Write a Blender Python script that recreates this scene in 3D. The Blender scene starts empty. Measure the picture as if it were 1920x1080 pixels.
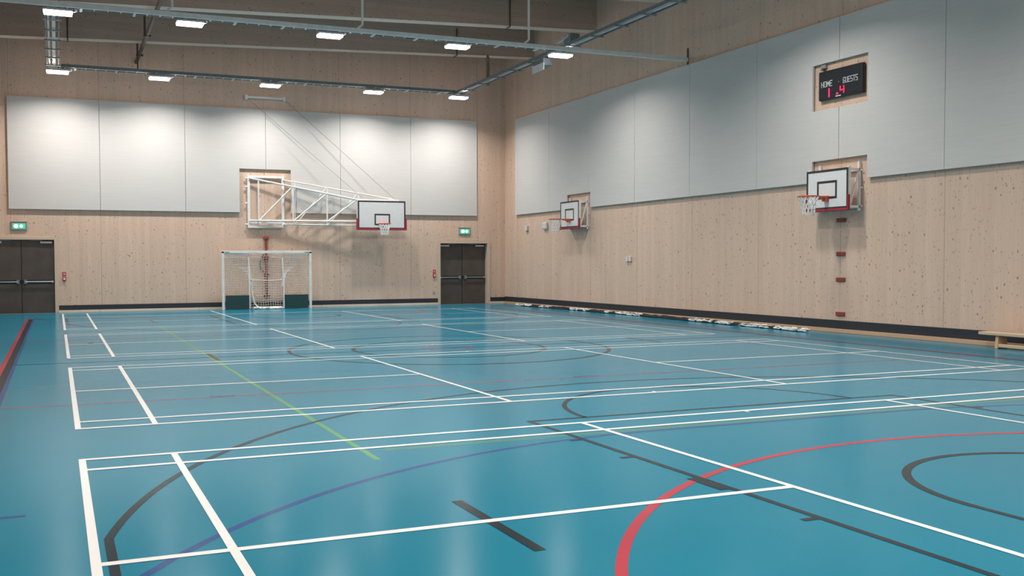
import bpy, bmesh, math, random
from mathutils import Vector, Matrix
rnd = random.Random(7)
S = bpy.context.scene
COL = S.collection
PI = math.pi

# ------------------------------------------------------------------ materials
def new_mat(name):
    m = bpy.data.materials.new(name); m.use_nodes = True
    nt = m.node_tree
    return m, nt, nt.nodes['Principled BSDF']

def N(nt, typ, **kw):
    n = nt.nodes.new(typ)
    for k, v in kw.items():
        if k.startswith('i_'):
            n.inputs[k[2:].replace('_', ' ')].default_value = v
        else:
            setattr(n, k, v)
    return n

def math_node(nt, op, a=None, b=None, c=None):
    n = nt.nodes.new('ShaderNodeMath'); n.operation = op
    for i, v in enumerate((a, b, c)):
        if v is None: continue
        if isinstance(v, (int, float)): n.inputs[i].default_value = v
        else: nt.links.new(v, n.inputs[i])
    return n.outputs[0]

def mix_col(nt, fac, a, b, blend='MIX'):
    n = nt.nodes.new('ShaderNodeMix'); n.data_type = 'RGBA'; n.blend_type = blend
    for idx, v in ((0, fac), (6, a), (7, b)):
        if isinstance(v, (int, float)): n.inputs[idx].default_value = v
        elif isinstance(v, tuple): n.inputs[idx].default_value = (*v, 1) if len(v) == 3 else v
        else: nt.links.new(v, n.inputs[idx])
    return n.outputs[2]

def ramp(nt, val, lo, hi, a=0.0, b=1.0):
    n = nt.nodes.new('ShaderNodeMapRange'); n.clamp = True
    nt.links.new(val, n.inputs[0])
    for i, v in enumerate((lo, hi, a, b)): n.inputs[i + 1].default_value = v
    return n.outputs[0]

def plain(name, col, rough=0.5, metal=0.0, noise=0.06, nscale=8.0, spec=0.5):
    m, nt, b = new_mat(name)
    tc = N(nt, 'ShaderNodeTexCoord')
    no = N(nt, 'ShaderNodeTexNoise'); no.inputs['Scale'].default_value = nscale
    nt.links.new(tc.outputs['Object'], no.inputs['Vector'])
    f = ramp(nt, no.outputs['Fac'], 0.3, 0.7)
    dk = tuple(c * (1 - noise) for c in col); lt = tuple(min(1, c * (1 + noise)) for c in col)
    nt.links.new(mix_col(nt, f, dk, lt), b.inputs['Base Color'])
    b.inputs['Roughness'].default_value = rough; b.inputs['Metallic'].default_value = metal
    b.inputs['Specular IOR Level'].default_value = spec
    return m

def emit(name, col, strength):
    m, nt, b = new_mat(name)
    b.inputs['Base Color'].default_value = (*col, 1)
    b.inputs['Emission Color'].default_value = (*col, 1)
    b.inputs['Emission Strength'].default_value = strength
    b.inputs['Roughness'].default_value = 0.4
    return m

def wood(name, ax_u, ax_v, base, seam=None, knots=1.0, tone=1.0):
    """knotty spruce board: u runs across the grain, v along it (object axes 0,1,2)"""
    m, nt, b = new_mat(name)
    tc = N(nt, 'ShaderNodeTexCoord'); sp = N(nt, 'ShaderNodeSeparateXYZ')
    nt.links.new(tc.outputs['Object'], sp.inputs[0])
    u, v = sp.outputs[ax_u], sp.outputs[ax_v]
    def vec(su, sv, off=0.0):
        c = N(nt, 'ShaderNodeCombineXYZ')
        nt.links.new(math_node(nt, 'MULTIPLY_ADD', u, su, off), c.inputs[0])
        nt.links.new(math_node(nt, 'MULTIPLY', v, sv), c.inputs[1])
        return c.outputs[0]
    col = base
    # lamella boards, slightly different tones
    wn = N(nt, 'ShaderNodeTexWhiteNoise', noise_dimensions='1D')
    nt.links.new(math_node(nt, 'FLOOR', math_node(nt, 'DIVIDE', u, 0.14)), wn.inputs['W'])
    dk = tuple(c * 0.95 for c in base); lt = tuple(c * 1.04 for c in base)
    c1 = mix_col(nt, wn.outputs['Value'], dk, lt)
    # grain streaks
    g = N(nt, 'ShaderNodeTexNoise'); g.inputs['Scale'].default_value = 1.0; g.inputs['Detail'].default_value = 4
    nt.links.new(vec(38.0, 0.8), g.inputs['Vector'])
    c2 = mix_col(nt, ramp(nt, g.outputs['Fac'], 0.35, 0.70, 0.0, 0.22), c1, (base[0] * .62, base[1] * .56, base[2] * .48))
    # large soft patches
    g2 = N(nt, 'ShaderNodeTexNoise'); g2.inputs['Scale'].default_value = 0.5
    nt.links.new(vec(1.0, 0.7, 3.0), g2.inputs['Vector'])
    c2 = mix_col(nt, ramp(nt, g2.outputs['Fac'], 0.3, 0.7, 0.0, 0.16), c2, (base[0] * 1.1, base[1] * .9, base[2] * .78))
    # knots
    for su, sv, r0, r1, dens, st in ((2.9, 2.1, 0.035, 0.078, 0.05, 0.66), (5.4, 3.9, 0.065, 0.13, 0.12, 0.62), (9.0, 6.0, 0.08, 0.17, 0.2, 0.45), (17.0, 10.0, 0.12, 0.26, 0.25, 0.28)):
        vo = N(nt, 'ShaderNodeTexVoronoi'); vo.inputs['Scale'].default_value = 1.0
        nt.links.new(vec(su, sv, su * 1.7), vo.inputs['Vector'])
        k = ramp(nt, vo.outputs['Distance'], r0, r1, 1.0, 0.0)
        sc = N(nt, 'ShaderNodeSeparateXYZ'); nt.links.new(vo.outputs['Color'], sc.inputs[0])
        k = math_node(nt, 'MULTIPLY', k, ramp(nt, sc.outputs[0], dens, dens + .02))
        k = math_node(nt, 'MULTIPLY', k, st * knots)
        c2 = mix_col(nt, k, c2, (0.13, 0.075, 0.04))
    if seam:
        s0, pitch = seam
        fr = math_node(nt, 'FRACT', math_node(nt, 'DIVIDE', math_node(nt, 'SUBTRACT', u, s0), pitch))
        d = math_node(nt, 'MULTIPLY', math_node(nt, 'MINIMUM', fr, math_node(nt, 'SUBTRACT', 1.0, fr)), pitch)
        c2 = mix_col(nt, ramp(nt, d, 0.003, 0.010, 0.42, 0.0), c2, (0.10, 0.07, 0.05))
    nt.links.new(c2, b.inputs['Base Color'])
    b.inputs['Roughness'].default_value = 0.62; b.inputs['Specular IOR Level'].default_value = 0.3
    return m

PINE = (0.70, 0.525, 0.42)
M = {}
M['clt_back'] = wood('clt_back', 0, 2, PINE, (1.26, 2.745))
M['clt_right'] = wood('clt_right', 1, 2, PINE, (8.47, 2.755))
M['clt_beam'] = wood('clt_beam', 2, 0, (0.49, 0.37, 0.31), knots=0.9)
M['soffit'] = wood('soffit', 1, 0, (0.80, 0.66, 0.55), knots=0.5)
M['timber'] = wood('timber', 2, 1, (0.66, 0.50, 0.35), knots=0.3)
M['plinth'] = wood('plinth', 2, 1, (0.60, 0.40, 0.26), knots=0.2)
M['ply_door'] = wood('ply_door', 1, 2, (0.67, 0.54, 0.43), knots=0.2)

def acoustic(name):
    m, nt, b = new_mat(name)
    tc = N(nt, 'ShaderNodeTexCoord')
    mp = N(nt, 'ShaderNodeMapping'); mp.inputs['Scale'].default_value = (1.2, 1.2, 26)
    nt.links.new(tc.outputs['Object'], mp.inputs[0])
    no = N(nt, 'ShaderNodeTexNoise'); no.inputs['Scale'].default_value = 1.0; no.inputs['Detail'].default_value = 3
    nt.links.new(mp.outputs[0], no.inputs['Vector'])
    nt.links.new(mix_col(nt, ramp(nt, no.outputs['Fac'], .35, .65), (0.612, 0.593, 0.58), (0.635, 0.616, 0.60)), b.inputs['Base Color'])
    n2 = N(nt, 'ShaderNodeTexNoise'); n2.inputs['Scale'].default_value = 90
    nt.links.new(tc.outputs['Object'], n2.inputs['Vector'])
    bp = N(nt, 'ShaderNodeBump'); bp.inputs['Strength'].default_value = 0.12; bp.inputs['Distance'].default_value = 0.01
    nt.links.new(n2.outputs['Fac'], bp.inputs['Height']); nt.links.new(bp.outputs[0], b.inputs['Normal'])
    b.inputs['Roughness'].default_value = 0.9; b.inputs['Specular IOR Level'].default_value = 0.15
    return m
M['acoustic'] = acoustic('acoustic')

FLOOR_ROUGH = 0.18
def floorish(name, col, amount=0.03, bump=True):
    m, nt, b = new_mat(name)
    tc = N(nt, 'ShaderNodeTexCoord')
    a = N(nt, 'ShaderNodeTexNoise'); a.inputs['Scale'].default_value = 0.45; a.inputs['Detail'].default_value = 4
    nt.links.new(tc.outputs['Object'], a.inputs['Vector'])
    f = N(nt, 'ShaderNodeTexNoise'); f.inputs['Scale'].default_value = 120; f.inputs['Detail'].default_value = 2
    nt.links.new(tc.outputs['Object'], f.inputs['Vector'])
    dk = tuple(c * (1 - amount) for c in col); lt = tuple(min(1, c * (1 + amount)) for c in col)
    c = mix_col(nt, ramp(nt, a.outputs['Fac'], .3, .7), dk, lt)
    c = mix_col(nt, ramp(nt, f.outputs['Fac'], .35, .65, 0, .10), c, tuple(min(1, x * 1.25 + .01) for x in col))
    nt.links.new(c, b.inputs['Base Color'])
    r = N(nt, 'ShaderNodeTexNoise'); r.inputs['Scale'].default_value = 0.9; r.inputs['Detail'].default_value = 5
    nt.links.new(tc.outputs['Object'], r.inputs['Vector'])
    nt.links.new(ramp(nt, r.outputs['Fac'], .3, .7, FLOOR_ROUGH - .008, FLOOR_ROUGH + .012), b.inputs['Roughness'])
    b.inputs['Specular IOR Level'].default_value = 0.06
    return m
M['floor'] = floorish('floor_vinyl', (0.010, 0.192, 0.295))
M['line_white'] = floorish('line_white', (0.80, 0.80, 0.80), .03)
M['line_black'] = floorish('line_black', (0.020, 0.034, 0.044), .1)
M['line_blue'] = floorish('line_blue', (0.03, 0.085, 0.25), .1)
M['line_red'] = floorish('line_red', (0.42, 0.050, 0.075), .1)
M['line_lime'] = floorish('line_lime', (0.10, 0.31, 0.14), .1)

M['line_faded'] = floorish('line_faded', (0.055, 0.215, 0.215), .08)
M['skirt'] = plain('skirt', (0.022, 0.027, 0.036), 0.55)
M['door'] = plain('door_leaf', (0.082, 0.066, 0.056), 0.45, noise=.12, nscale=3)
M['dark_edge'] = plain('dark_edge', (0.012, 0.012, 0.013), 0.6)
M['steel'] = plain('steel', (0.55, 0.56, 0.57), 0.35, 0.9)
M['galv'] = plain('galv', (0.56, 0.61, 0.63), 0.45, 0.3, noise=.15, nscale=14)
M['galv_dark'] = plain('galv_dark', (0.19, 0.225, 0.24), 0.5, 0.3, noise=.15, nscale=14)
M['rail_grey'] = plain('rail_grey', (0.70, 0.72, 0.73), 0.5, 0.0)
M['brown'] = plain('brown_steel', (0.085, 0.058, 0.045), 0.55)
M['strut'] = plain('strut', (0.23, 0.18, 0.145), 0.6)
M['white_paint'] = plain('white_paint', (0.80, 0.79, 0.77), 0.4)
M['white_plastic'] = plain('white_plastic', (0.66, 0.66, 0.66), 0.45)
M['grey_plastic'] = plain('grey_plastic', (0.30, 0.29, 0.28), 0.45)
M['board_white'] = plain('board_white', (0.72, 0.74, 0.75), 0.35, noise=.02)
M['board_black'] = plain('board_black', (0.028, 0.026, 0.030), 0.45)
M['pad_red'] = plain('pad_red', (0.36, 0.022, 0.045), 0.5)
M['rim_orange'] = plain('rim_orange', (0.62, 0.10, 0.045), 0.4)
M['rim_red'] = plain('rim_red', (0.62, 0.05, 0.06), 0.4)
M['net_white'] = plain('net_white', (0.80, 0.80, 0.78), 0.8)
M['net_goal'] = plain('net_goal', (0.74, 0.71, 0.66), 0.85)
M['net_black'] = plain('net_black', (0.015, 0.016, 0.02), 0.8)
M['bracket_red'] = plain('bracket_red', (0.27, 0.045, 0.04), 0.55)
M['green_board'] = plain('green_board', (0.012, 0.052, 0.055), 0.45)
M['wire'] = plain('wire', (0.26, 0.25, 0.25), 0.5, .4)
M['sign_red'] = plain('sign_red', (0.50, 0.03, 0.04), 0.45)
M['score_black'] = plain('score_black', (0.010, 0.014, 0.020), 0.35)
M['letter'] = plain('letter_white', (0.75, 0.77, 0.78), 0.5)
M['lamp'] = emit('lamp_lens', (1.0, 0.985, 0.96), 4.0)
M['side_fill'] = emit('side_fill', (1.0, 0.97, 0.93), 28.0)  # added fill glow that lifts the upper walls and beam faces
M['led_red'] = emit('led_red', (1.0, 0.018, 0.10), 1.1)
M['exit_green'] = emit('exit_green', (0.05, 0.42, 0.25), 0.75)
M['exit_white'] = emit('exit_white', (0.75, 1.0, 0.92), 1.5)
M['lamp_body'] = plain('lamp_body', (0.60, 0.61, 0.62), 0.5)
M['ceil'] = wood('ceil_deck', 1, 0, (0.60, 0.48, 0.40))

# ------------------------------------------------------------------ mesh helpers
class MB:
    def __init__(s): s.bm = bmesh.new()
    def box(s, a, b):
        x0, y0, z0 = [min(p, q) for p, q in zip(a, b)]; x1, y1, z1 = [max(p, q) for p, q in zip(a, b)]
        v = [s.bm.verts.new(p) for p in ((x0,y0,z0),(x1,y0,z0),(x1,y1,z0),(x0,y1,z0),(x0,y0,z1),(x1,y0,z1),(x1,y1,z1),(x0,y1,z1))]
        for f in ((3,2,1,0),(4,5,6,7),(0,1,5,4),(1,2,6,5),(2,3,7,6),(3,0,4,7)): s.bm.faces.new([v[i] for i in f])
        return s
    def bar(s, p, q, w, h=None):
        """square bar between two points"""
        h = h or w
        p, q = Vector(p), Vector(q); d = (q - p).normalized()
        up = Vector((0, 0, 1)) if abs(d.z) < .95 else Vector((0, 1, 0))
        sx = d.cross(up).normalized() * w / 2; sy = sx.cross(d).normalized() * h / 2
        v = [s.bm.verts.new(c + a * sx + b * sy) for c in (p, q) for a, b in ((-1,-1),(1,-1),(1,1),(-1,1))]
        for f in ((3,2,1,0),(4,5,6,7),(0,1,5,4),(1,2,6,5),(2,3,7,6),(3,0,4,7)): s.bm.faces.new([v[i] for i in f])
        return s
    def tube(s, pts, r, n=8, closed=False):
        pts = [Vector(p) for p in pts]; L = len(pts); rings = []
        prev = None
        for i, p in enumerate(pts):
            if closed: t = pts[(i + 1) % L] - pts[i - 1]
            else: t = pts[min(i + 1, L - 1)] - pts[max(i - 1, 0)]
            t.normalize()
            if prev is None:
                a = Vector((0, 0, 1)) if abs(t.z) < .9 else Vector((1, 0, 0))
                nx = t.cross(a).normalized()
            else:
                nx = (prev - t * prev.dot(t))
                nx = nx.normalized() if nx.length > 1e-6 else t.orthogonal().normalized()
            prev = nx; ny = t.cross(nx)
            rr = r[i] if isinstance(r, (list, tuple)) else r
            rings.append([s.bm.verts.new(p + (nx * math.cos(2*PI*k/n) + ny * math.sin(2*PI*k/n)) * rr) for k in range(n)])
        m = L if closed else L - 1
        for i in range(m):
            A, B = rings[i], rings[(i + 1) % L]
            for k in range(n):
                s.bm.faces.new((A[k], A[(k+1) % n], B[(k+1) % n], B[k]))
        if not closed:
            s.bm.faces.new(rings[0][::-1]); s.bm.faces.new(rings[-1])
        return s
    def prism(s, poly, o, eu, ev, en, depth):
        """polygon (u,v) extruded from o along en by depth"""
        o, eu, ev, en = Vector(o), Vector(eu), Vector(ev), Vector(en)
        A = [s.bm.verts.new(o + eu*u + ev*v) for u, v in poly]
        B = [s.bm.verts.new(o + eu*u + ev*v + en*depth) for u, v in poly]
        s.bm.faces.new(A[::-1]); s.bm.faces.new(B)
        k = len(poly)
        for i in range(k): s.bm.faces.new((A[i], A[(i+1) % k], B[(i+1) % k], B[i]))
        return s
    def quad(s, a, b, c, d):
        s.bm.faces.new([s.bm.verts.new(p) for p in (a, b, c, d)]); return s
    def build(s, name, mat, parent=None, bevel=0.0, smooth=False):
        bmesh.ops.recalc_face_normals(s.bm, faces=s.bm.faces)
        me = bpy.data.meshes.new(name); s.bm.to_mesh(me); s.bm.free()
        for m in (mat if isinstance(mat, (list, tuple)) else [mat]): me.materials.append(m)
        if smooth:
            for p in me.polygons: p.use_smooth = True
        o = bpy.data.objects.new(name, me); COL.objects.link(o)
        if parent is not None:
            o.parent = parent; o.matrix_parent_inverse = Matrix.Translation(-parent.location)
        if bevel:
            bv = o.modifiers.new('bevel', 'BEVEL'); bv.width = bevel; bv.segments = 2; bv.limit_method = 'ANGLE'
        return o

def thing(name, label, cat, loc=(0, 0, 0), group=None):
    o = bpy.data.objects.new(name, None); COL.objects.link(o); o.location = loc
    o.empty_display_size = 0.1
    return tag(o, label, cat, group)
def tag(o, label, cat, group=None):
    o['label'] = label; o['category'] = cat
    if group: o['group'] = group
    return o
def struct(o):
    o['kind'] = 'structure'; return o
def copy_tree(o, loc=None, parent=None):
    c = o.copy(); COL.objects.link(c)
    if parent is not None: c.parent = parent; c.matrix_parent_inverse = o.matrix_parent_inverse.copy()
    if loc is not None: c.location = loc
    for ch in list(o.children): copy_tree(ch, None, c)
    return c

# ------------------------------------------------------------------ the room
XL, XR, YF, YB = -2.85, 16.16, -9.25, 26.08      # wall faces
CX, CY = 6.69, 8.46                               # centre of the main court
ZT = 10.9
def roof(x): return 8.42 + 0.0367 * (x + 1.5)     # underside of the sloping beams

D1 = (-2.2, -0.18, 2.42)      # door openings x0, x1, height
D2 = (13.42, 15.40, 2.35)
struct(MB().box((XL-.3, YF-.3, -.2), (XR+.3, YB+.9, 0)).build('floor', M['floor']))
FLOOR = bpy.data.objects['floor']
w = MB()
xs = [XL-.3, D1[0], D1[1], D2[0], D2[1], XR+.3]
w.box((xs[0], YB, 0), (xs[1], YB+.3, ZT)); w.box((xs[2], YB, 0), (xs[3], YB+.3, ZT)); w.box((xs[4], YB, 0), (xs[5], YB+.3, ZT))
w.box((xs[1], YB, D1[2]), (xs[2], YB+.3, ZT)); w.box((xs[3], YB, D2[2]), (xs[4], YB+.3, ZT))
struct(w.build('wall_back', M['clt_back']))
struct(MB().box((XR, YF-.3, 0), (XR+.3, YB, ZT)).build('wall_right', M['clt_right']))
struct(MB().box((XL-.3, YF-.3, 0), (XL, YB, ZT)).build('wall_left', M['clt_right']))
struct(MB().box((XL, YF-.3, 0), (XR, YF, ZT)).build('wall_front', M['clt_back']))
c = MB()
za, zb = roof(XL) + 1.45, roof(XR) + 1.45
v = [c.bm.verts.new(p) for p in ((XL-.3,YF-.3,za),(XR+.3,YF-.3,zb),(XR+.3,YB+.3,zb),(XL-.3,YB+.3,za),(XL-.3,YF-.3,za+.25),(XR+.3,YF-.3,zb+.25),(XR+.3,YB+.3,zb+.25),(XL-.3,YB+.3,za+.25))]
for f in ((3,2,1,0),(4,5,6,7),(0,1,5,4),(1,2,6,5),(2,3,7,6),(3,0,4,7)): c.bm.faces.new([v[i] for i in f])
struct(c.build('ceiling', M['ceil']))
# glued laminated beams, running across the hall
BEAM_Y = [23.75, 19.3, 15.35, 11.3, 7.2, 3.1, -1.0, -5.1]
for y in BEAM_Y:
    b = MB(); hw = .19
    x0, x1 = XL, XR
    vv = [b.bm.verts.new(p) for p in ((x0,y-hw,roof(x0)),(x1,y-hw,roof(x1)),(x1,y+hw,roof(x1)),(x0,y+hw,roof(x0)),
                                      (x0,y-hw,roof(x0)+1.45),(x1,y-hw,roof(x1)+1.45),(x1,y+hw,roof(x1)+1.45),(x0,y+hw,roof(x0)+1.45))]
    fs = [b.bm.faces.new([vv[i] for i in f]) for f in ((3,2,1,0),(4,5,6,7),(0,1,5,4),(1,2,6,5),(2,3,7,6),(3,0,4,7))]
    fs[0].material_index = 1
    o = struct(b.build('roof_beam', [M['clt_beam'], M['soffit']]))

# skirting with a timber plinth under it
struct(MB().box((D1[1]+.09, YB-.025, .085), (D2[0]-.1, YB, .25)).build('baseboard_back', M['skirt']))
struct(MB().box((D2[1]+.1, YB-.025, .085), (XR, YB, .25)).build('baseboard_back', M['skirt']))
struct(MB().box((XR-.025, YF, .085), (XR, YB-.025, .275)).build('baseboard_right', M['skirt']))
struct(MB().box((D1[1]+.09, YB-.06, 0), (D2[0]-.1, YB, .085)).build('trim_1', M['soffit'], bevel=.006))
struct(MB().box((D2[1]+.1, YB-.06, 0), (XR, YB, .085)).build('trim_2', M['soffit'], bevel=.006))
struct(MB().box((XR-.085, YF, 0), (XR, YB-.06, .085)).build('trim_3', M['plinth'], bevel=.006))

# ------------------------------------------------------------------ painted floor markings
def strip(m, p, q, w, z):
    if abs(p[0]-q[0]) < abs(p[1]-q[1]): z += .00025      # lengthwise tape lies over crosswise tape
    p, q = Vector((*p, z)), Vector((*q, z)); d = (q - p).normalized(); n = Vector((-d.y, d.x, 0)) * w / 2
    m.quad(p - n, q - n, q + n, p + n)
def arc(m, c, r, a0, a1, w, z, seg=72):
    k = max(6, int(seg * abs(a1 - a0) / PI))
    for i in range(k):
        a, b = a0 + (a1-a0)*i/k, a0 + (a1-a0)*(i+1)/k
        f = lambda rr, t: (c[0] + rr*math.cos(t), c[1] + rr*math.sin(t), z)
        m.quad(f(r-w/2, a), f(r+w/2, a), f(r+w/2, b), f(r-w/2, b))
LW = .05
# white badminton courts
m = MB(); z = .0026; LW = .055; LX_ = .066
gaps = [-6.1, 1.574, 9.257, 16.970]
for k, y0 in enumerate(gaps):
    y1 = y0 + 6.1; ylast = 25.3 if k == 3 else y1
    for x in (LW/2, .755, 4.705, 8.695, 12.645, 13.375):
        strip(m, (x, y0), (x, ylast if x < 5 else (y1 if x > 9 else y1)), LW, z)
    for y in (y0+LW/2, y0+.46, y1-.46, y1-LW/2):
        strip(m, (0, y), (13.4, y), LX_, z)
    strip(m, (0, y0+3.05), (4.7, y0+3.05), LX_, z); strip(m, (8.7, y0+3.05), (13.4, y0+3.05), LX_, z)
    for y, s in ((y0, 1), (y1, -1)):
        strip(m, (CX, y), (CX, y + s*.12), .04, z)
m.build('white_badminton_markings', M['line_white'], FLOOR)
# black basketball / futsal lines
m = MB(); z = .0018; LW = .055
BL, BR, BN, BFAR = CX-7.5, CX+7.5, CY-14.0, CY+14.0
for s in (-1, 1):                      # both ends, mirrored about the half-way line
    base = CY + s*14.0; hoop = base - s*1.575; ft = base - s*5.8
    up = -s                            # into the court
    a_mid = PI/2 if up > 0 else -PI/2
    ang = math.acos(6.575/6.725)
    # three point line
    th = PI/2 - math.asin(6.575/6.725)
    arc(m, (CX, hoop), 6.725, a_mid - (PI/2 - th), a_mid + (PI/2 - th), LW, z, 110)
    yj = hoop + up*math.sqrt(6.725**2 - 6.575**2)
    for x in (CX-6.575, CX+6.575): strip(m, (x, base), (x, yj + up*.01), LW, z)
    # key, free throw line and half circle
    strip(m, (CX-2.45, ft), (CX+2.45, ft), LW, z)
    for x, sd in ((CX-2.425, -1), (CX+2.425, 1)):
        strip(m, (x, base), (x, ft), LW, z)
        for d in (1.75, 3.85, 4.70): strip(m, (x, base+up*d), (x+sd*.14, base+up*d), LW, z)
        strip(m, (x+sd*.05, base+up*2.60), (x+sd*.05, base+up*3.0), .11, z+.0002)
    arc(m, (CX, ft), 1.775, a_mid-PI/2, a_mid+PI/2, LW, z)
    arc(m, (CX, hoop), 1.29, a_mid-PI/2, a_mid+PI/2, LW+.01, z+.0002)
    for x in (CX-1.29, CX+1.29): strip(m, (x, hoop), (x, hoop-up*.375), LW, z)
    strip(m, (BL, base), (BR, base), LW, z)
strip(m, (-.862, BN), (-.862, BFAR), .10, z); strip(m, (BR, BN), (BR, BFAR), LW, z)
strip(m, (BL, CY), (BR, CY), LW, z)
arc(m, (CX, CY), 1.80, 0, 2*PI, .07, z+.0001); arc(m, (CX, CY), 2.975, 0, 2*PI, .07, z+.0001, 100)
for x in (2.335, 11.05):
    for y0, y1 in ((-3.73, -2.5), (7.95, 9.31), (19.4, 20.6)): strip(m, (x, y0), (x, y1), .075, z)
m.build('black_basketball_markings', M['line_black'], FLOOR)
# dark blue handball area
m = MB(); z = .0008
for s in (-1, 1):
    g = CY + s*15.11; up = -s; a_mid = PI/2 if up > 0 else -PI/2
    for cx, sd in ((CX-1.5, -1), (CX+1.5, 1)):
        arc(m, (cx, g), 5.95, a_mid, a_mid - sd*up*(-PI/2) if False else (PI if sd < 0 else 0) * (1 if up > 0 else -1), LW, z, 90)
    strip(m, (CX-1.5, g+up*5.95), (CX+1.5, g+up*5.95), LW, z)
strip(m, (-.785, BN), (-.785, BFAR), .055, z)
strip(m, (-.95, -1.785), (-.35, -1.785), LW, z)
strip(m, (1.55, 3.44), (1.85, 3.44), LW, z); strip(m, (6.55, 3.44), (6.95, 3.44), LW, z)
m.build('blue_handball_markings', M['line_blue'], FLOOR)
# red netball lines
m = MB(); z = .0013
NL, NR = CX-7.62, CX+7.62
for x in (-.947, NR+.02): strip(m, (x, CY-15.25), (x, 23.0), .068, z)
for y in (CY-5.085, CY+5.085): strip(m, (NL, y), (NR, y), .035, z)
arc(m, (CX, CY), .43, 0, 2*PI, .05, z)
arc(m, (CX, CY-15.25), 4.87, 0, PI, LW+.012, z, 90); arc(m, (CX, CY+15.25), 4.87, PI, 2*PI, LW, z, 90)
m.build('red_netball_markings', M['line_red'], FLOOR)
# lime volleyball side line and end line
m = MB(); z = .0005
strip(m, (2.27, -.97), (2.29, 17.46), .055, z)

m.build('lime_volleyball_markings', M['line_lime'], FLOOR)
m = MB(); strip(m, (2.45, -.585), (14.2, -.585), .13, .0004)
m.build('faded_green_marking', M['line_faded'], FLOOR)
m = MB(); m.tube([(0.48, 12.56, 0), (0.48, 12.56, .004)], .06, 16)
m.build('floor_socket_cover', M['dark_edge'], FLOOR)

# ------------------------------------------------------------------ doors
def door(name, D, closers):
    x0, x1, h = D
    root = MB()
    # timber lining and architrave
    root.box((x0-.10, YB-.03, 0), (x0+.012, YB+.28, h+.085)); root.box((x1-.012, YB-.03, 0), (x1+.10, YB+.28, h+.085))
    root.box((x0+.012, YB-.03, h-.012), (x1-.012, YB+.28, h+.085))
    d = struct(root.build(name, M['ply_door'], bevel=.004))
    xm = (x0 + x1) / 2; yl = YB + (.06 if name == 'door_1' else .20)
    for a, b, s in ((x0+.018, xm-.012, 1), (xm+.012, x1-.018, -1)):
        leaf = MB().box((a, yl, .012), (b, yl+.05, h-.022)).build('door_leaf', M['door'], d, bevel=.003)
        k = MB()   # lower kick plate line and push pad rail
        k.box((a+.0, yl-.006, .98), (b, yl, 1.09)); k.build('push_bar_plate', M['dark_edge'], leaf)
        pb = MB(); ex, ix = (a+.03, b-.10) if s > 0 else (b-.03, a+.10)
        pb.tube([(ex, yl-.075, 1.035), (ix, yl-.075, 1.035)], .02, 10)
        pb.box((min(ex, ex+s*.06), yl-.085, 1.0), (max(ex, ex+s*.06), yl, 1.07))
        pb.build('push_bar', M['steel'], leaf)
        MB().box((ix-.045, yl-.09, .97), (ix+.045, yl, 1.10)).build('latch_case', M['galv_dark'], leaf, bevel=.008)
        if closers:
            cx = a + .06 if s > 0 else b - .06
            MB().box((min(cx, cx+s*.36), yl-.06, h-.13), (max(cx, cx+s*.36), yl, h-.065)).build('door_closer', M['steel'], leaf, bevel=.006)
            MB().bar((cx+s*.30, yl-.05, h-.045), (cx+s*.66, yl-.03, h-.03), .02).build('closer_arm', M['galv_dark'], leaf)
    MB().box((xm-.012, yl+.01, .01), (xm+.012, yl+.04, h-.023)).build('meeting_stile', M['dark_edge'], d)
    MB().box((x0+.013, yl, h-.021), (x1-.013, yl+.05, h-.013)).build('head_seal', M['dark_edge'], d)
    MB().box((x0+.013, YB-.0, 0), (x1-.013, YB+.28, .008)).build('threshold', M['steel'], d)
    MB().box((x0-.1, YB+.28, 0), (x1+.1, YB+.34, h+.1)).build('backing', M['dark_edge'], d)
    return d
door('door_1', D1, True); door('door_2', D2, True)
m = MB().box((13.36, YB-.006, 2.455), (15.48, YB, 2.80)).build('trim_4', M['clt_back']); struct(m)

# ------------------------------------------------------------------ acoustic panels
PT, PBZ = 7.03, 3.40
YP = YB - .085      # panel front plane on the back wall
back_edges = [-1.53, 1.26, 4.02, 6.79, 9.51, 12.23, 14.93]
words = ['white acoustic panel on the back wall, above the double door with a red floor line',
         'plain uncut white acoustic panel on the back wall, between door panel and notched panel',
         'white acoustic panel on the back wall with its lower corner cut beside the swing frame',
         'white acoustic panel on the back wall behind the lattice arm, lower left corner cut out',
         'white acoustic panel on the back wall directly behind the swing hoop backboard',
         'white acoustic panel on the back wall closest to the hall corner']
notch = (5.86, 7.68, 4.93)
def clip_poly(a, b, z0, z1, holes):
    """outline of one panel a..b, z0..z1 with rectangular bites taken from its edges"""
    # rasterise on the break lines, then trace as a union of rectangles
    us = sorted({a, b, *[u for h in holes for u in h[:2] if a < u < b]})
    zs = sorted({z0, z1, *[q for h in holes for q in h[2:] if z0 < q < z1]})
    cells = []
    for i in range(len(us)-1):
        for j in range(len(zs)-1):
            u, q = (us[i]+us[i+1])/2, (zs[j]+zs[j+1])/2
            if not any(h[0] < u < h[1] and h[2] < q < h[3] for h in holes): cells.append((us[i], us[i+1], zs[j], zs[j+1]))
    return cells
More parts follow.
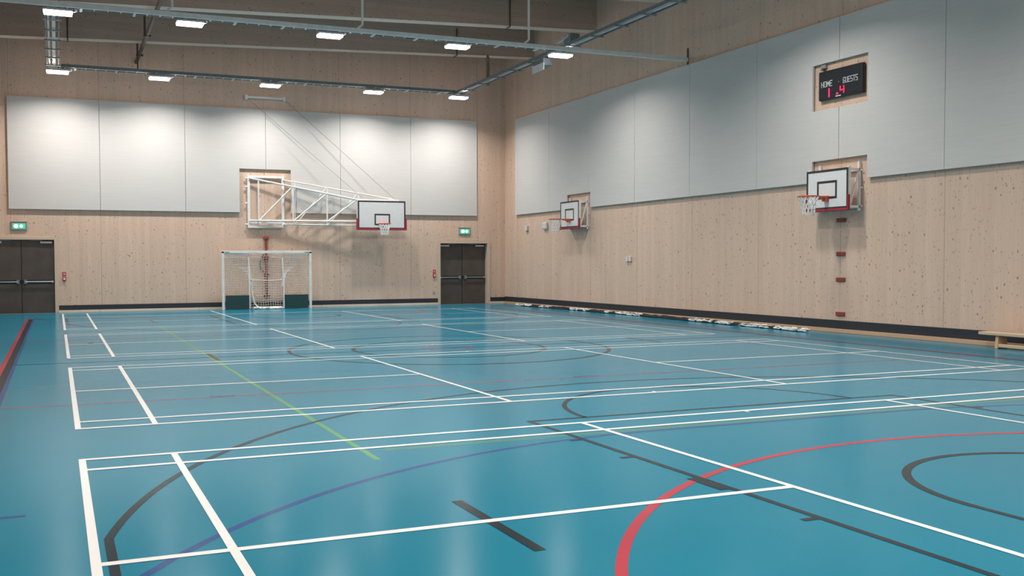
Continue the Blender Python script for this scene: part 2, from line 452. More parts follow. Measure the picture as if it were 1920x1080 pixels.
def merge_panel(cells, place, depth):
    """one closed slab from grid cells: shared verts, outer faces only"""
    bm = bmesh.new(); V = {}
    us = sorted({q for c in cells for q in c[:2]}); zs = sorted({q for c in cells for q in c[2:]})
    have = set()
    for c in cells: have.add((us.index(c[0]), zs.index(c[2])))
    def vert(i, j, d):
        k = (i, j, d)
        if k not in V: V[k] = bm.verts.new(place(us[i], zs[j], d * depth))
        return V[k]
    for i, j in have:
        for d in (0, 1):
            f = [vert(i, j, d), vert(i+1, j, d), vert(i+1, j+1, d), vert(i, j+1, d)]
            bm.faces.new(f if d else f[::-1])
        for di, dj, e in ((-1,0,((0,0),(0,1))), (1,0,((1,0),(1,1))), (0,-1,((0,0),(1,0))), (0,1,((0,1),(1,1)))):
            if (i+di, j+dj) not in have:
                (a, b), (c_, d_) = e
                bm.faces.new((vert(i+a, j+b, 0), vert(i+c_, j+d_, 0), vert(i+c_, j+d_, 1), vert(i+a, j+b, 1)))
    mb = MB(); mb.bm.free(); mb.bm = bm
    return mb
g = .0055
for i in range(6):
    a, b = back_edges[i] + (g if i else 0), back_edges[i+1] - (g if i < 5 else 0)
    cells = clip_poly(a, b, PBZ, PT, [(notch[0], notch[1], 0, notch[2])])
    mb = merge_panel(cells, lambda u, q, d: (u, YB - .03 - d, q), .055)
    tag(mb.build('acoustic_panel', M['acoustic'], bevel=.003),
        words[i], 'wall panel', 'white acoustic panels on the back wall')
ends = [25.0, 22.23, 19.48, 16.75, 14.0, 11.22, 8.47, 5.67, 2.92]
rl = ['closest to the hall corner', 'over the far small hoop, lower edge notched', 'above two small white wall switches',
      'midway between far small hoop and scoreboard', 'uncut, next to the one notched around HOME', 'notched around the HOME half of the scoreboard',
      'notched around the GUESTS half of the scoreboard', 'cut off by the picture edge, above the bench']
holes_r = [(7.64, 9.29, 0, 3.89), (19.37, 20.95, 0, 3.89), (7.64, 9.29, 5.04, 6.08)]
for i in range(8):
    a, b = ends[i+1] + g, ends[i] - (g if i else 0)
    cells = clip_poly(a, b, PBZ, PT, holes_r)
    mb = merge_panel(cells, lambda u, q, d: (XR - .03 - d, u, q), .055)
    tag(mb.build('acoustic_panel', M['acoustic'], bevel=.003), f"white acoustic panel on the right wall {rl[i]}", 'wall panel', 'white acoustic panels on the right wall')

# ------------------------------------------------------------------ lamps and cable trays
LX = [0.0, 3.04, 6.61, 10.22, 13.43]
LYS = [24.20, 16.52, 8.46, 0.5, -7.4]
LZ = 7.54
LAMP_W, LAMP_SPREAD = 103.0, 147.0     # the optic throws the light downwards
lp = thing('led_lamp', '', 'ceiling light', (0, 0, LZ))
MB().box((-.33, -.17, LZ+.03), (.33, .17, LZ+.085)).build('lamp_housing', M['lamp_body'], lp, bevel=.01)
MB().box((-.31, -.155, LZ-.025), (.31, .155, LZ-.012)).build('lamp_lens', M['lamp'], lp, bevel=.004)
MB().box((-.313, -.158, LZ-.012), (.313, .158, LZ+.03)).build('side_fill_glow', M['side_fill'], lp, bevel=.008)  # glowing band added round the lamp to brighten walls and beams above it
for x in (-.2, .2): MB().bar((x, 0, LZ+.08), (x, 0, LZ+.125), .03).build('lamp_bracket', M['galv'], lp)
MB().tube([(.31, 0, LZ+.05), (.37, 0, LZ+.06), (.42, 0, LZ+.08), (.42, 0, LZ+.105), (.38, 0, LZ+.122)], .012, 6).build('power_lead', M['white_plastic'], lp)
ld = bpy.data.lights.new('lamp_beam', 'AREA'); ld.shape = 'RECTANGLE'; ld.size = .56; ld.size_y = .27
ld.energy = LAMP_W; ld.spread = math.radians(LAMP_SPREAD); ld.color = (1.0, .955, .90)
lo = bpy.data.objects.new('lamp_beam', ld); COL.objects.link(lo); lo.parent = lp; lo.location = (0, 0, -.03)
col_w = ['leftmost', 'second from the left', 'middle', 'second from the right', 'rightmost']
first = True
for j, y in enumerate(LYS):
    for i, x in enumerate(LX):
        o = lp if first else copy_tree(lp)
        first = False
        o.location = (x, y, LZ)
        if j == 0: lab = f'{col_w[i]} lit lamp in the row close to the back wall'
        elif j == 1: lab = f'{col_w[i]} lit lamp in the nearer row, below the grey curtain rail'
        else: lab = 'lit lamp overhead among those outside the view, nearer than both visible rows'
        tag(o, lab, 'ceiling light', ['lamps in the row by the back wall', 'lamps in the nearer row', 'lamps overhead'][min(j, 2)])

TZ = 7.70
def tray_x(y, x0, x1, label):
    t = thing('cable_tray', label, 'cable tray', (x0, y, TZ), 'lamp cable trays')
    for s in (-1, 1):
        MB().box((x0, y+s*.15-.012, TZ), (x1, y+s*.15+.012, TZ+.09)).build('side_rail', M['galv_dark'], t)
    MB().box((x0, y-.05, TZ+.012), (x1, y+.05, TZ+.03)).build('cable_run', M['galv'], t)
    n = int((x1-x0)/.3)
    x = x0 + .1
    k = 0
    while x < x1:
        if k % 4 == 1:
            MB().box((x-.03, y-.21, TZ-.035), (x+.03, y+.21, TZ+.0)).build('support_bracket', M['galv'], t)
        else:
            MB().box((x-.015, y-.14, TZ), (x+.015, y+.14, TZ+.02)).build('rung', M['galv'], t)
        x += .304; k += 1
    return t
def tray_y(x, y0, y1, hw, pitch, label):
    t = thing('cable_tray', label, 'cable tray', (x, y0, TZ), 'lamp cable trays')
    for s in (-1, 1):
        MB().box((x+s*hw-.012, y0, TZ), (x+s*hw+.012, y1, TZ+.09)).build('side_rail', M['galv_dark'], t)
    MB().box((x-.01, y0, TZ+.022), (x+.075, y1, TZ+.03)).build('cable_duct', M['galv'], t)
    MB().box((x-hw+.04, y0, TZ+.025), (x-hw+.09, y1, TZ+.03)).build('cable_run', M['white_plastic'], t)
    y = y0 + .35
    while y < y1:
        MB().box((x-hw-.06, y-.03, TZ-.03), (x+hw+.06, y+.03, TZ)).build('support_bracket', M['galv_dark'], t)
        y += pitch
    return t
tray_x(LYS[0]+.02, .11, 13.26, 'long horizontal cable tray carrying the lamps close to the back wall')
tray_x(LYS[1]+.02, .11, 13.26, 'long horizontal cable tray carrying the nearer row of lamps')
tray_y(-.13, 16.31, 24.37, .158, 1.2, 'cable ladder linking the two leftmost lamps, seen from below')
tray_y(13.48, 9.22, 24.47, .145, 1.25, 'cable tray running along the right wall above the white panels')
# small grey boxes on the right tray
t = thing('tray_equipment_box', 'grey box with pale flap under the right-hand cable tray, behind the rightmost near lamp', 'equipment box', (13.48, 17.76, 7.50))
MB().box((13.345, 17.43, 7.45), (13.65, 18.10, 7.668)).build('box_body', M['galv_dark'], t, bevel=.01)
MB().box((13.325, 17.38, 7.31), (13.355, 18.12, 7.52)).build('flap', M['rail_grey'], t)
t = thing('junction_box', 'dark junction box on the right-hand cable tray just above the rightmost near lamp', 'junction box', (13.48, 15.9, 7.82))
MB().box((13.335, 15.75, 7.792), (13.63, 16.15, 8.03)).build('box_body', M['galv_dark'], t, bevel=.01)
MB().bar((13.18, 16.32, 7.84), (13.36, 15.85, 8.0), .04, .06).build('box_bracket', M['galv'], t)

# curtain rail with white drop rods
RY = 14.2
t = thing('curtain_rail', 'pale grey curtain rail crossing the hall in front of the nearer lamps', 'curtain rail', (0.3, RY, 7.16))
MB().box((XL+.02, RY-.04, 7.145), (XR-.02, RY+.04, 7.235)).build('rail', M['rail_grey'], t)
MB().box((XL+.02, RY-.018, 7.13), (XR-.02, RY+.018, 7.145)).build('track', M['white_paint'], t)
for x in (2.36, 6.79, 11.25):
    MB().tube([(x-.15, RY, 7.16), (x-.12, RY, 7.24), (x, RY, 7.34), (x, RY, 7.6), (x, RY, 8.9), (x, RY+.3, 9.4), (x, RY+.97, 9.7)], .03, 8).build('drop_rod', M['white_paint'], t)
MB().box((XR-.02, RY-.03, 7.0), (XR, RY+.03, 7.5)).build('wall_bracket', M['brown'], t)

# brown pipe hung below the beams, with hangers
t = thing('overhead_pipe', 'dark brown pipe hung under the roof beams, running towards the back wall', 'pipe', (2.47, 10, 8.4))
MB().tube([(2.47, 9.0, 8.38), (2.47, YB-.01, 8.38)], .06, 10).build('pipe', M['brown'], t)
for y in (24.75, 21.9, 17.6):
    mb = MB(); mb.bar((2.40, y-.15, 8.36), (2.40, y-.15, roof(2.47)+1.44), .055); mb.box((2.36, y-.2, 8.31), (2.58, y-.1, 8.36))
    mb.build('pipe_hanger', M['brown'], t)
t = thing('tray_hanger', 'thin dark rod dropping to the back lamp tray, beside the brown pipe', 'hanger', (2.37, 24.14, 8))
MB().bar((2.37, 24.14, TZ+.05), (2.37, 24.14, roof(2.37)+1.44), .04).build('rod', M['brown'], t)
t = thing('tray_hanger', 'flat brown post rising from the right-hand cable tray near the hall corner', 'hanger', (13.69, 22.2, 8))
MB().box((13.64, 22.17, TZ-.03), (13.75, 22.23, 8.64)).build('post', M['strut'], t)
MB().box((13.67, 22.19, 8.50), (13.72, 22.24, 8.70)).build('top_clip', M['brown'], t)
mb = MB()
mb.tube([(13.33, 22.7, TZ+.09), (13.30, 22.7, TZ+.22), (13.36, 22.7, TZ+.34), (13.44, 22.7, TZ+.27), (13.46, 22.7, TZ+.095)], .014, 6)
tag(mb.build('cable_loop', M['white_plastic']), 'small pale cable loop on the right-hand cable tray beside the brown post', 'cable')

def conduit(x, y, label, top=9.85):
    t = MB(); zb = roof(x) - .02
    t.tube([(x, y-.215, top), (x, y-.215, zb+.03), (x, y-.2, zb-.02), (x-.0, y+.1, zb-.025)], .022, 6)
    return tag(t.build('conduit', M['brown']), label, 'conduit', 'dark conduits on the roof beams')
conduit(.30, BEAM_Y[0], 'thin dark conduit down the last roof beam above the leftmost lamps')
conduit(13.1, BEAM_Y[0], 'thin dark conduit down the last roof beam near the second lamp from the right')
conduit(13.05, BEAM_Y[1], 'thin dark conduit down the upper roof beam, just left of a white rod')

# wall bar holding the stay wires
t = thing('wall_bar', 'short grey bar fixed to the back wall above the panels, holding two stay wires', 'wall bracket', (6.8, YB, 7.43))
MB().box((6.08, YB-.16, 7.39), (7.50, YB-.10, 7.46)).build('bar', M['rail_grey'], t)
for x in (6.12, 7.46):
    MB().box((x-.05, YB-.18, 7.33), (x+.05, YB, 7.50)).build('end_plate', M['rail_grey'], t, bevel=.01)

# ------------------------------------------------------------------ basketball hoops
def ring_net(mb, c, r0, r1, h, n=12, rows=4, r=.011):
    """diamond mesh net hanging from a ring centre c"""
    lv = rows
    def pt(k, j):
        f = j / lv; rr = r0 + (r1 - r0) * (1 - (1 - f)**1.8)
        a = 2*PI*(k + .5*(j % 2)) / n
        return (c[0] + rr*math.cos(a), c[1] + rr*math.sin(a), c[2] - h*f)
    for j in range(lv):
        for k in range(n):
            if j % 2 == 0:
                mb.tube([pt(k, j), pt(k, j+1)], r, 4); mb.tube([pt(k, j), pt(k-1, j+1)], r, 4)
            else:
                mb.tube([pt(k, j), pt(k, j+1)], r, 4); mb.tube([pt(k, j), pt(k+1, j+1)], r, 4)
    return mb

def frame_rect(mb, P, u0, u1, v0, v1, t, d0, d1):
    for a, b, c_, d_ in ((u0, u1, v0, v0+t), (u0, u1, v1-t, v1), (u0, u0+t, v0+t, v1-t), (u1-t, u1, v0+t, v1-t)):
        p, q = P(a, c_, d0), P(b, d_, d1); mb.box(p, q)

def backboard(root, P, u0, u1, v0, v1, sq, pad_h, rim_c, rim_mat, bracket_pts, pad_out):
    """P(u,v,d): board coordinates to world, d towards the hall"""
    bd = MB().box(P(u0, v0, -.03), P(u1, v1, 0)).build('backboard', M['board_white'], root)
    mb = MB(); frame_rect(mb, P, u0, u1, v0, v1, .05, 0, .004); mb.build('border_line', M['board_black'], bd)
    mb = MB(); frame_rect(mb, P, *sq, .05, 0, .004); mb.build('target_square', M['board_black'], bd)
    mb = MB(); o = pad_out
    mb.box(P(u0-o, v0-.045, -.05), P(u1+o, v0+.012, .025))
    mb.box(P(u0-o, v0+.012, -.05), P(u0+.012, v0+pad_h, .025)); mb.box(P(u1-.012, v0+.012, -.05), P(u1+o, v0+pad_h, .025))
    mb.build('bottom_padding', M['pad_red'], root, bevel=.008)
    rim = MB(); pts = []
    for k in range(28):
        a = 2*PI*k/28; pts.append(Vector(rim_c) + Vector((.225*math.cos(a), .225*math.sin(a), 0)))
    rim.tube(pts, .014, 8, closed=True)
    r = rim.build('rim', rim_mat, root, smooth=True)
    mb = MB(); p, q, bw = bracket_pts
    mb.box(*q); mb.bar(p[0], p[1], bw, .05); mb.build('rim_bracket', rim_mat, r)
    mb = ring_net(MB(), (rim_c[0], rim_c[1], rim_c[2]-.01), .215, .13, .40)
    mb.build('ring_net', M['net_white'], r)
    return bd

def wall_hoop(yc, label):
    t = thing('basketball_hoop', label, 'basketball hoop', (XR, yc, 3.2), 'small hoops on the right wall')
    xb = 15.76
    P = lambda u, v, d: (xb - d, yc - u, v)
    backboard(t, P, -.63, .63, 2.75, 3.635, (-.30, .30, 2.985, 3.385), .30, (15.24, yc, 3.03), M['rim_orange'],
              (((15.47, yc, 3.02), (15.76, yc, 3.02)), ((15.68, yc-.07, 2.93), (15.755, yc+.07, 3.05)), .10), .012)
    for s in (-1, 1):
        y = yc + s*.585
        f = MB()
        f.bar((xb+.06, y, 2.76), (xb+.06, y, 3.66), .06)                 # behind the board
        f.bar((XR-.05, y, 2.70), (XR-.05, y, 3.78), .05)                 # on the wall
        f.bar((xb+.03, y, 3.60), (XR-.05, y, 3.60), .05); f.bar((xb+.03, y, 2.79), (XR-.05, y, 2.79), .05)
        f.bar((xb+.09, y, 2.82), (XR-.07, y, 3.56), .035)
        f.build('side_frame', M['white_paint'], t)
        b = MB()
        for z in (2.80, 3.2, 3.58): b.tube([(XR-.05, y-.05, z), (XR-.05, y+.09 if s > 0 else y-.09, z)], .018, 6)
        b.build('hinge_bolts', M['white_paint'], t)
    MB().box((XR-.08, yc-.6, 2.76), (XR-.03, yc+.6, 2.82)).build('lower_rail', M['white_paint'], t)
    MB().box((XR-.08, yc-.6, 3.57), (XR-.03, yc+.6, 3.63)).build('upper_rail', M['white_paint'], t)
    return t
wall_hoop(8.475, 'small basketball hoop with orange rim on the right wall, under the scoreboard')
wall_hoop(20.2, 'small basketball hoop with orange rim on the right wall, near the hall corner')

# the large swing-out hoop on the back wall
t = thing('swing_basketball_hoop', 'large basketball hoop on a long white lattice arm swung sideways along the back wall', 'basketball hoop', (6.8, YB, 3.7))
yb = 25.50
P = lambda u, v, d: (u, yb - d, v)
backboard(t, P, 10.01, 11.83, 2.845, 3.87, (10.64, 11.235, 2.985, 3.395), .38, (10.90, 25.12, 3.02), M['rim_red'],
          (((10.92, 25.34, 3.02), (10.92, 25.50, 3.02)), ((10.84, 25.46, 2.93), (11.0, 25.50, 3.05)), .12), .05)
f = MB()
f.bar((6.17, YB-.09, 2.86), (6.17, YB-.09, 4.74), .085); f.bar((7.38, YB-.09, 2.86), (7.38, YB-.09, 4.74), .085)
f.box((6.17, YB-.12, 4.62), (7.38, YB-.05, 4.70)); f.box((6.13, YB-.14, 2.86), (7.42, YB-.05, 2.95)); f.box((6.17, YB-.10, 3.02), (7.38, YB-.05, 3.08))
f.build('wall_frame', M['white_paint'], t)
b = MB()
for z in (2.98, 3.72, 4.30, 4.60):
    b.tube([(6.05, YB-.1, z), (6.17, YB-.1, z)], .028, 8)
for z in (2.98, 4.52): b.tube([(7.38, YB-.12, z), (7.50, YB-.14, z)], .04, 8)
b.build('hinges', M['white_paint'], t)
def truss(A, B, zt0, zt1, zb0, zb1, vs, r, name):
    """side truss from wall hinge A(x,y) to board B(x,y)"""
    f = MB()
    def pt(s, top):
        x = A[0] + (B[0]-A[0])*s; y = A[1] + (B[1]-A[1])*s
        z = (zt0 + (zt1-zt0)*s) if top else (zb0 + (zb1-zb0)*s)
        return (x, y, z)
    f.tube([pt(0, 1), pt(1, 1)], r, 8); f.tube([pt(0, 0), pt(1, 0)], r, 8)
    for s in vs: f.tube([pt(s, 0), pt(s, 1)], r*.85, 8)
    for s0, s1 in zip(vs[:-1], vs[1:]): f.tube([pt(s0 + .004, 0), pt(s1 - .004, 1)], r*.8, 8)
    return f.build(name, M['white_paint'], t)
truss((6.18, YB-.16), (10.04, 25.60), 4.60, 3.89, 3.11, 3.11, (.083, .395, .71, .995), .033, 'left_lattice_arm')
truss((7.38, YB-.16), (11.50, 25.60), 4.56, 3.92, 2.99, 2.97, (.10, .38, .66, .97), .024, 'right_lattice_arm')
f = MB()
f.bar((10.04, 25.60, 2.95), (10.04, 25.60, 3.92), .06); f.bar((11.50, 25.60, 2.95), (11.50, 25.60, 3.92), .06)
f.bar((10.0, 25.57, 3.90), (11.6, 25.57, 3.90), .06); f.bar((10.0, 25.57, 3.0), (11.6, 25.57, 3.0), .05)
f.build('board_frame', M['white_paint'], t)
for a, b_ in (((6.12, YB-.17, 7.40), (10.20, 25.58, 3.98)), ((7.46, YB-.17, 7.40), (11.46, 25.58, 3.93))):
    MB().tube([a, b_], .007, 5).build('stay_wire', M['wire'], t)

# ------------------------------------------------------------------ red fixings for a height-adjusting post
t = thing('red_wall_post', 'dark red square post on four brackets, on the back wall behind the goal', 'wall post', (6.77, YB, 0.4))
MB().box((6.74, YB-.10, .43), (6.81, YB-.04, 2.53)).build('post', M['bracket_red'], t)
for z in (2.50, 1.81, 1.21, .45):
    MB().box((6.68, YB-.12, z-.04), (6.87, YB, z+.04)).build('bracket', M['bracket_red'], t, bevel=.006)
mb = MB(); mb.tube([(6.70, YB-.05, 1.95), (6.62, YB-.04, 1.80), (6.55, YB-.03, 1.6), (6.58, YB-.03, 1.42), (6.72, YB-.04, 1.27)], .012, 6)
tag(mb.build('black_cord', M['net_black']), 'thin dark cord looped beside the red post behind the goal', 'cord')
for z, w_ in ((2.52, 'topmost, in the shadow of the hoop'), (1.765, 'second from the top'), (1.19, 'third from the top'), (.42, 'lowest, just above the skirting')):
    o = MB().box((XR-.035, 8.44-.13, z-.045), (XR, 8.44+.13, z+.045)).build('red_wall_bracket', M['bracket_red'], bevel=.01)
    tag(o, f'small dark red bracket below the near right-wall hoop, {w_}', 'wall bracket', 'red brackets on the right wall')

# ------------------------------------------------------------------ folding goal
GY = 25.60
t = thing('hockey_goal', 'white folding goal with green side boards standing against the back wall', 'goal', (6.7, GY, 0))
for x, k in ((5.19, 0), (8.26, 0)):
    MB().box((x-.04, GY-.04, 0), (x+.04, GY+.04, 2.02)).build('post', M['white_paint'], t, bevel=.005)
MB().box((5.15, GY-.04, 1.96), (8.30, GY+.04, 2.05)).build('crossbar', M['white_paint'], t, bevel=.005)
for x in (5.25, 8.04):
    MB().box((x, GY-.045, 1.99), (x+.16, GY-.04, 2.005)).build('crossbar_sticker', M['board_black'], t)
# side frames folded inwards
def side_frame(xp, xi, xe, ztop, y1):
    f = MB(); s = 1 if xi > xp else -1
    pts = [(xp, GY+.06, ztop+.02), (xi-s*.10, y1, ztop+.02), (xi-s*.03, y1, ztop-.01), (xi, y1, ztop-.09), (xe, y1, .9), (xe, y1, .02)]
    f.tube(pts, .026, 8)
    o = f.build('side_frame', M['white_paint'], t)
    a, b = sorted((xp + s*.06, xe - s*.02))
    MB().box((a, y1-.03, .01), (b, y1-.005, .50)).build('side_board', M['green_board'], o)
    return o
side_frame(5.21, 6.08, 6.10, 1.93, GY+.02)
side_frame(8.24, 7.26, 7.31, 1.86, GY+.02)
# base hoop and pile of net at its foot
f = MB(); f.tube([(6.10, GY+.10, 1.9), (6.15, GY+.12, 1.2), (6.22, GY+.13, .5), (6.30, GY+.12, .18), (6.42, GY+.08, .06), (6.6, GY+.05, .03), (7.31, GY+.05, .03)], .024, 8)
f.build('base_hoop', M['white_paint'], t)
f = MB(); f.tube([(6.12, GY+.06, 1.05), (6.5, GY+.10, 1.02), (6.8, GY+.10, 1.005), (7.1, GY+.08, 1.02), (7.29, GY+.05, 1.05)], .013, 6)
f.build('tie_rope', M['white_paint'], t)
# hanging net
def net_sheet(x0, x1, z0, z1, yf, cell, r, name, droop=0.0, mat='net_goal'):
    f = MB(); nx = max(2, round((x1-x0)/cell)); nz = max(2, round((z1-z0)/cell))
    def pt(i, j):
        u, v = i/nx, j/nz
        x = x0 + (x1-x0)*u; z = z0 + (z1-z0)*v
        ph = x*5.3 + z*2.1
        return (x + .012*math.sin(z*9+x*3), yf(u, v) + .012*math.sin(ph*2.3), z - droop*math.sin(PI*u)*v + .012*math.sin(x*11+z*4))
    for i in range(nx+1): f.tube([pt(i, j) for j in range(nz+1)], r, 3)
    for j in range(nz+1): f.tube([pt(i, j) for i in range(nx+1)], r, 3)
    return f.build(name, M[mat], t)
net_sheet(5.22, 8.22, .06, 1.96, lambda u, v: GY+.06 + (1-v)*.26, .088, .009, 'goal_net')
# doubled, gathered corners of the net
for xs_, xd in ((5.25, 1), (8.2, -1)):
    f = MB()
    for k in range(9):
        q = k/8
        f.tube([(xs_ + xd*(.1+.75*q), GY+.05, 1.93 - .02*q), (xs_ + xd*(.45+.42*q), GY+.09, 1.60 - .1*q), (xs_ + xd*(.80+.12*q), GY+.08, 1.25-.1*q), (xs_+xd*(.90+.06*q), GY+.06, .8)], .006, 3)
    for k in range(8):
        z = 1.9 - k*.11
        f.tube([(xs_+xd*(.12+k*.10), GY+.05, z), (xs_+xd*(.55+k*.05), GY+.08, z-.03), (xs_+xd*.93, GY+.06, z+.0)], .006, 3)
    f.build('gathered_net', M['net_white'], t)
f = MB()
for k in range(10):
    pts = [(6.25 + .12*i + rnd.uniform(-.03, .03), GY-.02 + rnd.uniform(-.07, .12), .022 + rnd.uniform(0, .05)) for i in range(9)]
    f.tube(pts, .026, 6)
f.build('bundled_net', M['net_white'], t)

# ------------------------------------------------------------------ division net lying along the right wall
t = thing('rolled_division_net', 'white-edged black division net lying rolled along the foot of the right wall', 'net', (15.8, 16, 0))
NETPTS = [(15.75, 24.2), (15.80, 22.6), (15.92, 20.8), (15.90, 18.2), (15.88, 16.0), (15.80, 13.6), (15.72, 12.2), (15.74, 10.8), (15.66, 9.7), (15.60, 8.75)]
def net_at(y):
    for (xa, ya), (xb_, yb_) in zip(NETPTS[:-1], NETPTS[1:]):
        if yb_ <= y <= ya: return xa + (xb_-xa)*(ya-y)/(ya-yb_)
    return NETPTS[-1][0]
def roll_strand(y0, y1, off, zc, r0, jit, n=6, step=.16):
    f = []; y = y0; rr = []
    while y > y1:
        f.append((net_at(y) + off + rnd.uniform(-jit, jit), y, zc + rnd.uniform(-.008, .012))); rr.append(r0*rnd.uniform(.45, 1.4)); y -= step
    rr[0] *= .4; rr[-1] *= .4
    return f, rr
f = MB()
for off, zc, r in ((-.03, .03, .03), (.05, .035, .034), (-.09, .02, .02), (.0, .05, .026)):
    a, b = roll_strand(24.1, 8.8, off, zc, r, .028); f.tube(a, b, 7)
f.build('black_mesh', M['net_black'], t, smooth=True)
for y0, y1 in ((24.2, 22.9), (22.4, 21.6), (20.4, 19.0), (18.1, 17.6), (17.45, 15.9), (13.5, 12.4), (12.2, 11.5), (11.3, 10.1), (10.0, 8.72)):
    f = MB()
    for off, zc, r in ((-.05, .055, .019), (-.11, .03, .018), (.0, .066, .015)):
        a, b = roll_strand(y0, y1, off + rnd.uniform(-.02, .02), zc, r, .04, step=.09); f.tube(a, b, 6)
    f.build('white_edging', M['net_white'], t, smooth=True)

# ------------------------------------------------------------------ gym bench
t = thing('gym_bench', 'low wooden gym bench against the right wall at the edge of the view', 'bench', (15.78, 2.9, 0))
bx = 15.70
MB().box((bx-.0, 1.0, .235), (bx+.26, 4.54, .29)).build('seat_plank', M['timber'], t, bevel=.008)
for y in (4.14, 1.35):
    f = MB(); f.prism([(-.0, 0), (.27, 0), (.24, .235), (.03, .235)], (bx-.0, y, 0), (1, 0, 0), (0, 0, 1), (0, 1, 0), .06)
    f.build('leg', M['plinth'], t, bevel=.006)
MB().box((bx+.02, 1.41, .025), (bx+.10, 4.14, .085)).build('balance_beam', M['timber'], t, bevel=.006)

# ------------------------------------------------------------------ scoreboard
SX = XR - .02
t = thing('scoreboard', 'black electronic scoreboard reading HOME and GUESTS in a panel opening', 'scoreboard', (XR, 8.43, 5.25))
MB().box((SX-.085, 7.775, 5.245), (XR-.001, 9.085, 5.90)).build('housing', M['score_black'], t, bevel=.025)
FX = SX - .088
def glyphs(text, yl, yr, z0, z1, w_, mat, name, skew=0.0):
    """stroke lettering on the scoreboard face; reads from yl (left) to yr (right)"""
    G = {'H': [((0,0),(0,1)),((1,0),(1,1)),((0,.5),(1,.5))], 'O': [((0,0),(0,1)),((0,1),(1,1)),((1,1),(1,0)),((1,0),(0,0))],
         'M': [((0,0),(0,1)),((0,1),(.5,.35)),((.5,.35),(1,1)),((1,1),(1,0))], 'E': [((0,0),(0,1)),((0,1),(1,1)),((0,.5),(.85,.5)),((0,0),(1,0))],
         'G': [((1,.8),(1,1)),((1,1),(0,1)),((0,1),(0,0)),((0,0),(1,0)),((1,0),(1,.42)),((1,.42),(.62,.42))], 'U': [((0,1),(0,0)),((0,0),(1,0)),((1,0),(1,1))],
         'S': [((1,1),(0,1)),((0,1),(0,.5)),((0,.5),(1,.5)),((1,.5),(1,0)),((1,0),(0,0))], 'T': [((0,1),(1,1)),((.5,1),(.5,0))],
         '1': [((.5,0),(.5,1))], '4': [((0,1),(0,.45)),((0,.45),(1,.45)),((1,1),(1,0))]}
    n = len(text); adv = (yl-yr)/n; lw = adv*.70
    f = MB()
    for k, ch in enumerate(text):
        y0 = yl - k*adv
        for (a, b), (c_, d_) in G[ch]:
            f.bar((FX, y0 - a*lw, z0 + b*(z1-z0)), (FX, y0 - c_*lw, z0 + d_*(z1-z0)), w_, .004) if False else None
            p = Vector((FX, y0 - a*lw, z0 + b*(z1-z0))); q = Vector((FX, y0 - c_*lw, z0 + d_*(z1-z0)))
            d = (q-p).normalized(); p -= d*w_/2; q += d*w_/2
            nrm = Vector((0, -d.z, d.y))*w_/2; ex = Vector((-.004, 0, 0))
            A = [p-nrm, q-nrm, q+nrm, p+nrm]
            vs = [f.bm.verts.new(x) for x in A] + [f.bm.verts.new(x+ex) for x in A]
            for fc in ((3,2,1,0),(4,5,6,7),(0,1,5,4),(1,2,6,5),(2,3,7,6),(3,0,4,7)): f.bm.faces.new([vs[i] for i in fc])
    return f.build(name, mat, t)
glyphs('HOME', 8.985, 8.635, 5.54, 5.655, .014, M['letter'], 'home_lettering')
glyphs('GUESTS', 8.325, 7.885, 5.54, 5.655, .013, M['letter'], 'guests_lettering')
glyphs('1', 8.79, 8.67, 5.31, 5.475, .036, M['led_red'], 'home_digit')
glyphs('4', 8.41, 8.26, 5.335, 5.475, .026, M['led_red'], 'guests_digit')
f = MB(); f.prism([(-.042, 0), (.042, 0), (0, .05)], (FX, 8.50, 5.318), (0, -1, 0), (0, 0, 1), (-1, 0, 0), .004); f.build('possession_arrow', M['led_red'], t)
MB().box((FX-.003, 8.39, 5.272), (FX, 8.55, 5.292)).build('maker_badge', M['letter'], t)
MB().box((FX-.003, 8.45, 5.58), (FX, 8.475, 5.605)).build('colon_dot', M['wire'], t)
t = thing('siren_box', 'small brown sounder box fixed just above the scoreboard', 'sounder', (XR, 8.98, 6.0))
MB().box((XR-.07, 8.91, 5.97), (XR, 9.05, 6.06)).build('box_body', M['grey_plastic'], t, bevel=.01)
MB().box((XR-.09, 8.95, 5.93), (XR-.03, 9.02, 5.975)).build('lens', M['brown'], t)

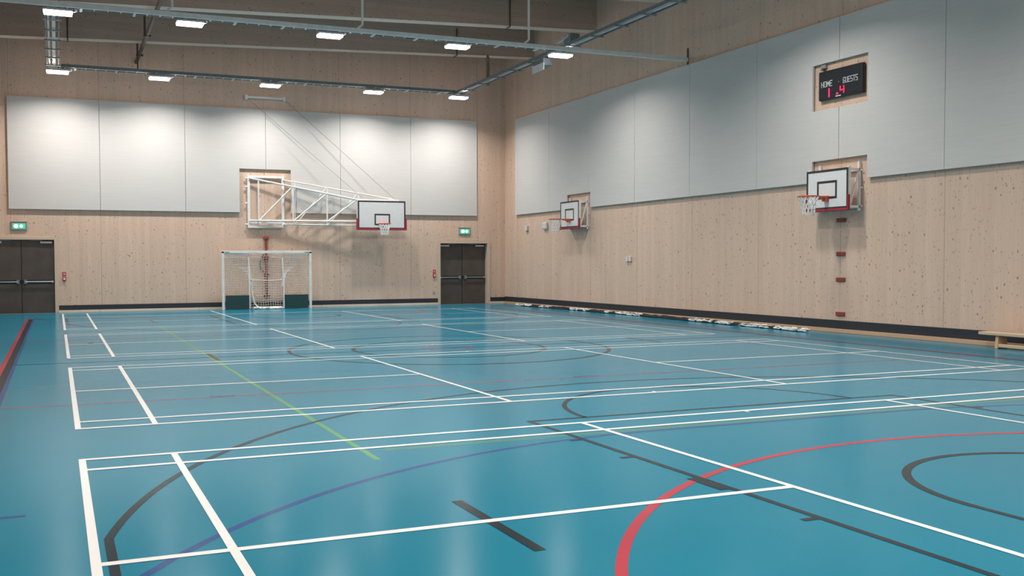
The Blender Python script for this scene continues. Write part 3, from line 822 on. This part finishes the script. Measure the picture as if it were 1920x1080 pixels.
# ------------------------------------------------------------------ emergency exit lights, call points and wall boxes
for x, z, lab in ((-1.24, 2.845, 'green emergency exit light above the left double door'), (14.43, 2.80, 'green emergency exit light above the right double door')):
    t = thing('exit_light', lab, 'exit sign', (x, YB, z), 'emergency exit lights')
    MB().box((x-.24, YB-.05, z-.135), (x+.24, YB, z+.135)).build('housing', M['grey_plastic'], t, bevel=.012)
    MB().box((x-.19, YB-.058, z-.085), (x+.19, YB-.05, z+.085)).build('green_face', M['exit_green'], t)
    for dx, r in ((-.085, .062), (.07, .048)):
        f = MB(); f.tube([(x+dx, YB-.058, z), (x+dx, YB-.075, z)], r, 20); f.build('lamp_head', M['exit_white'], t)
    MB().box((x-.245, YB-.06, z+.135), (x+.245, YB, z+.15)).build('top_cover', M['grey_plastic'], t)
for x, z, lab in ((.10, 1.27, 'red and white sign over a small alarm call point beside the left door'), (13.18, 1.265, 'red and white sign over a small alarm call point beside the right door')):
    t = thing('fire_call_point', lab, 'call point', (x, YB, z), 'alarm call points')
    MB().box((x-.065, YB-.008, z-.065), (x+.065, YB, z+.085)).build('sign', M['white_plastic'], t)
    f = MB(); f.box((x-.06, YB-.011, z-.06), (x+.06, YB-.008, z-.02)); f.box((x-.06, YB-.011, z+.05), (x+.06, YB-.008, z+.08))
    f.box((x-.06, YB-.011, z-.02), (x-.025, YB-.008, z+.05)); f.box((x+.035, YB-.011, z-.02), (x+.06, YB-.008, z+.05)); f.box((x-.005, YB-.011, z), (x+.012, YB-.008, z+.05))
    f.build('sign_print', M['sign_red'], t)
    MB().box((x-.055, YB-.05, z-.205), (x+.055, YB, z-.085)).build('call_box', M['sign_red'], t, bevel=.008)
    MB().box((x-.032, YB-.054, z-.18), (x+.032, YB-.05, z-.115)).build('push_glass', M['white_plastic'], t)
    MB().tube([(x, YB-.02, z-.205), (x, YB-.02, z-.25)], .012, 6).build('cable_gland', M['grey_plastic'], t)
t = thing('key_switch', 'small round key switch low on the wall left of the right double door', 'switch', (13.16, YB, .48))
f = MB(); f.tube([(13.16, YB, .48), (13.16, YB-.02, .48)], .045, 16); f.build('ring', M['grey_plastic'], t)
f = MB(); f.tube([(13.16, YB-.02, .48), (13.16, YB-.026, .48)], .022, 12); f.build('key_face', M['timber'], t)

o = MB().box((XR-.09, 24.02, 2.78), (XR, 24.22, 2.96)).build('wall_sensor', M['white_plastic'], bevel=.01)
tag(o, 'small white box on the right wall closest to the hall corner', 'wall box')
t = thing('wall_speaker', 'rounded pale grey wall speaker between the corner box and the far hoop', 'speaker', (XR, 22.6, 2.9))
MB().box((XR-.10, 22.47, 2.78), (XR, 22.80, 3.04)).build('casing', M['white_plastic'], t, bevel=.045)
f = MB(); f.tube([(XR-.103, 22.70, 2.98), (XR-.108, 22.70, 2.98)], .02, 10); f.build('indicator', M['white_paint'], t)
for y, lab in ((17.22, 'left of the pair of small white switches on the right wall'), (17.06, 'right of the pair of small white switches on the right wall')):
    o = MB().box((XR-.06, y-.055, 1.62), (XR, y+.055, 1.77)).build('wall_switch', M['white_plastic'], bevel=.008)
    tag(o, lab, 'switch', 'small white wall switches')

# ------------------------------------------------------------------ camera, world, view
cam = bpy.data.cameras.new('camera'); co = bpy.data.objects.new('camera', cam); COL.objects.link(co)
yaw, pitch, roll = 0.383973, 0.035843, -0.004229
cyw, syw = math.cos(yaw), math.sin(yaw)
F0, R0, U0 = Vector((syw, cyw, 0)), Vector((cyw, -syw, 0)), Vector((0, 0, 1))
Fv = F0*math.cos(pitch) - U0*math.sin(pitch); Uv = U0*math.cos(pitch) + F0*math.sin(pitch)
Rv = R0*math.cos(roll) + Uv*math.sin(roll); U2 = Uv*math.cos(roll) - R0*math.sin(roll)
mw = Matrix((Rv, U2, -Fv)).transposed().to_4x4(); mw.translation = Vector((-0.14236, -8.53750, 1.60849))
co.matrix_world = mw
cam.sensor_width = 36; cam.lens = 1828.154 / 1920 * 36
cam.shift_x = 0.060063; cam.shift_y = 0.009272
cam.clip_start = .05; cam.clip_end = 200
S.camera = co
wd = bpy.data.worlds.new('world'); S.world = wd; wd.use_nodes = True
wd.node_tree.nodes['Background'].inputs[0].default_value = (0.02, 0.02, 0.02, 1)
S.view_settings.view_transform = 'Standard'; S.view_settings.look = 'None'
S.view_settings.gamma = 1; S.view_settings.use_curve_mapping = False
S.view_settings.exposure = 0.40
S.cycles.max_bounces = 10; S.cycles.diffuse_bounces = 6; S.cycles.glossy_bounces = 4
S.cycles.caustics_reflective = False; S.cycles.caustics_refractive = False
S.cycles.sample_clamp_indirect = 8.0
S.cycles.use_denoising = True
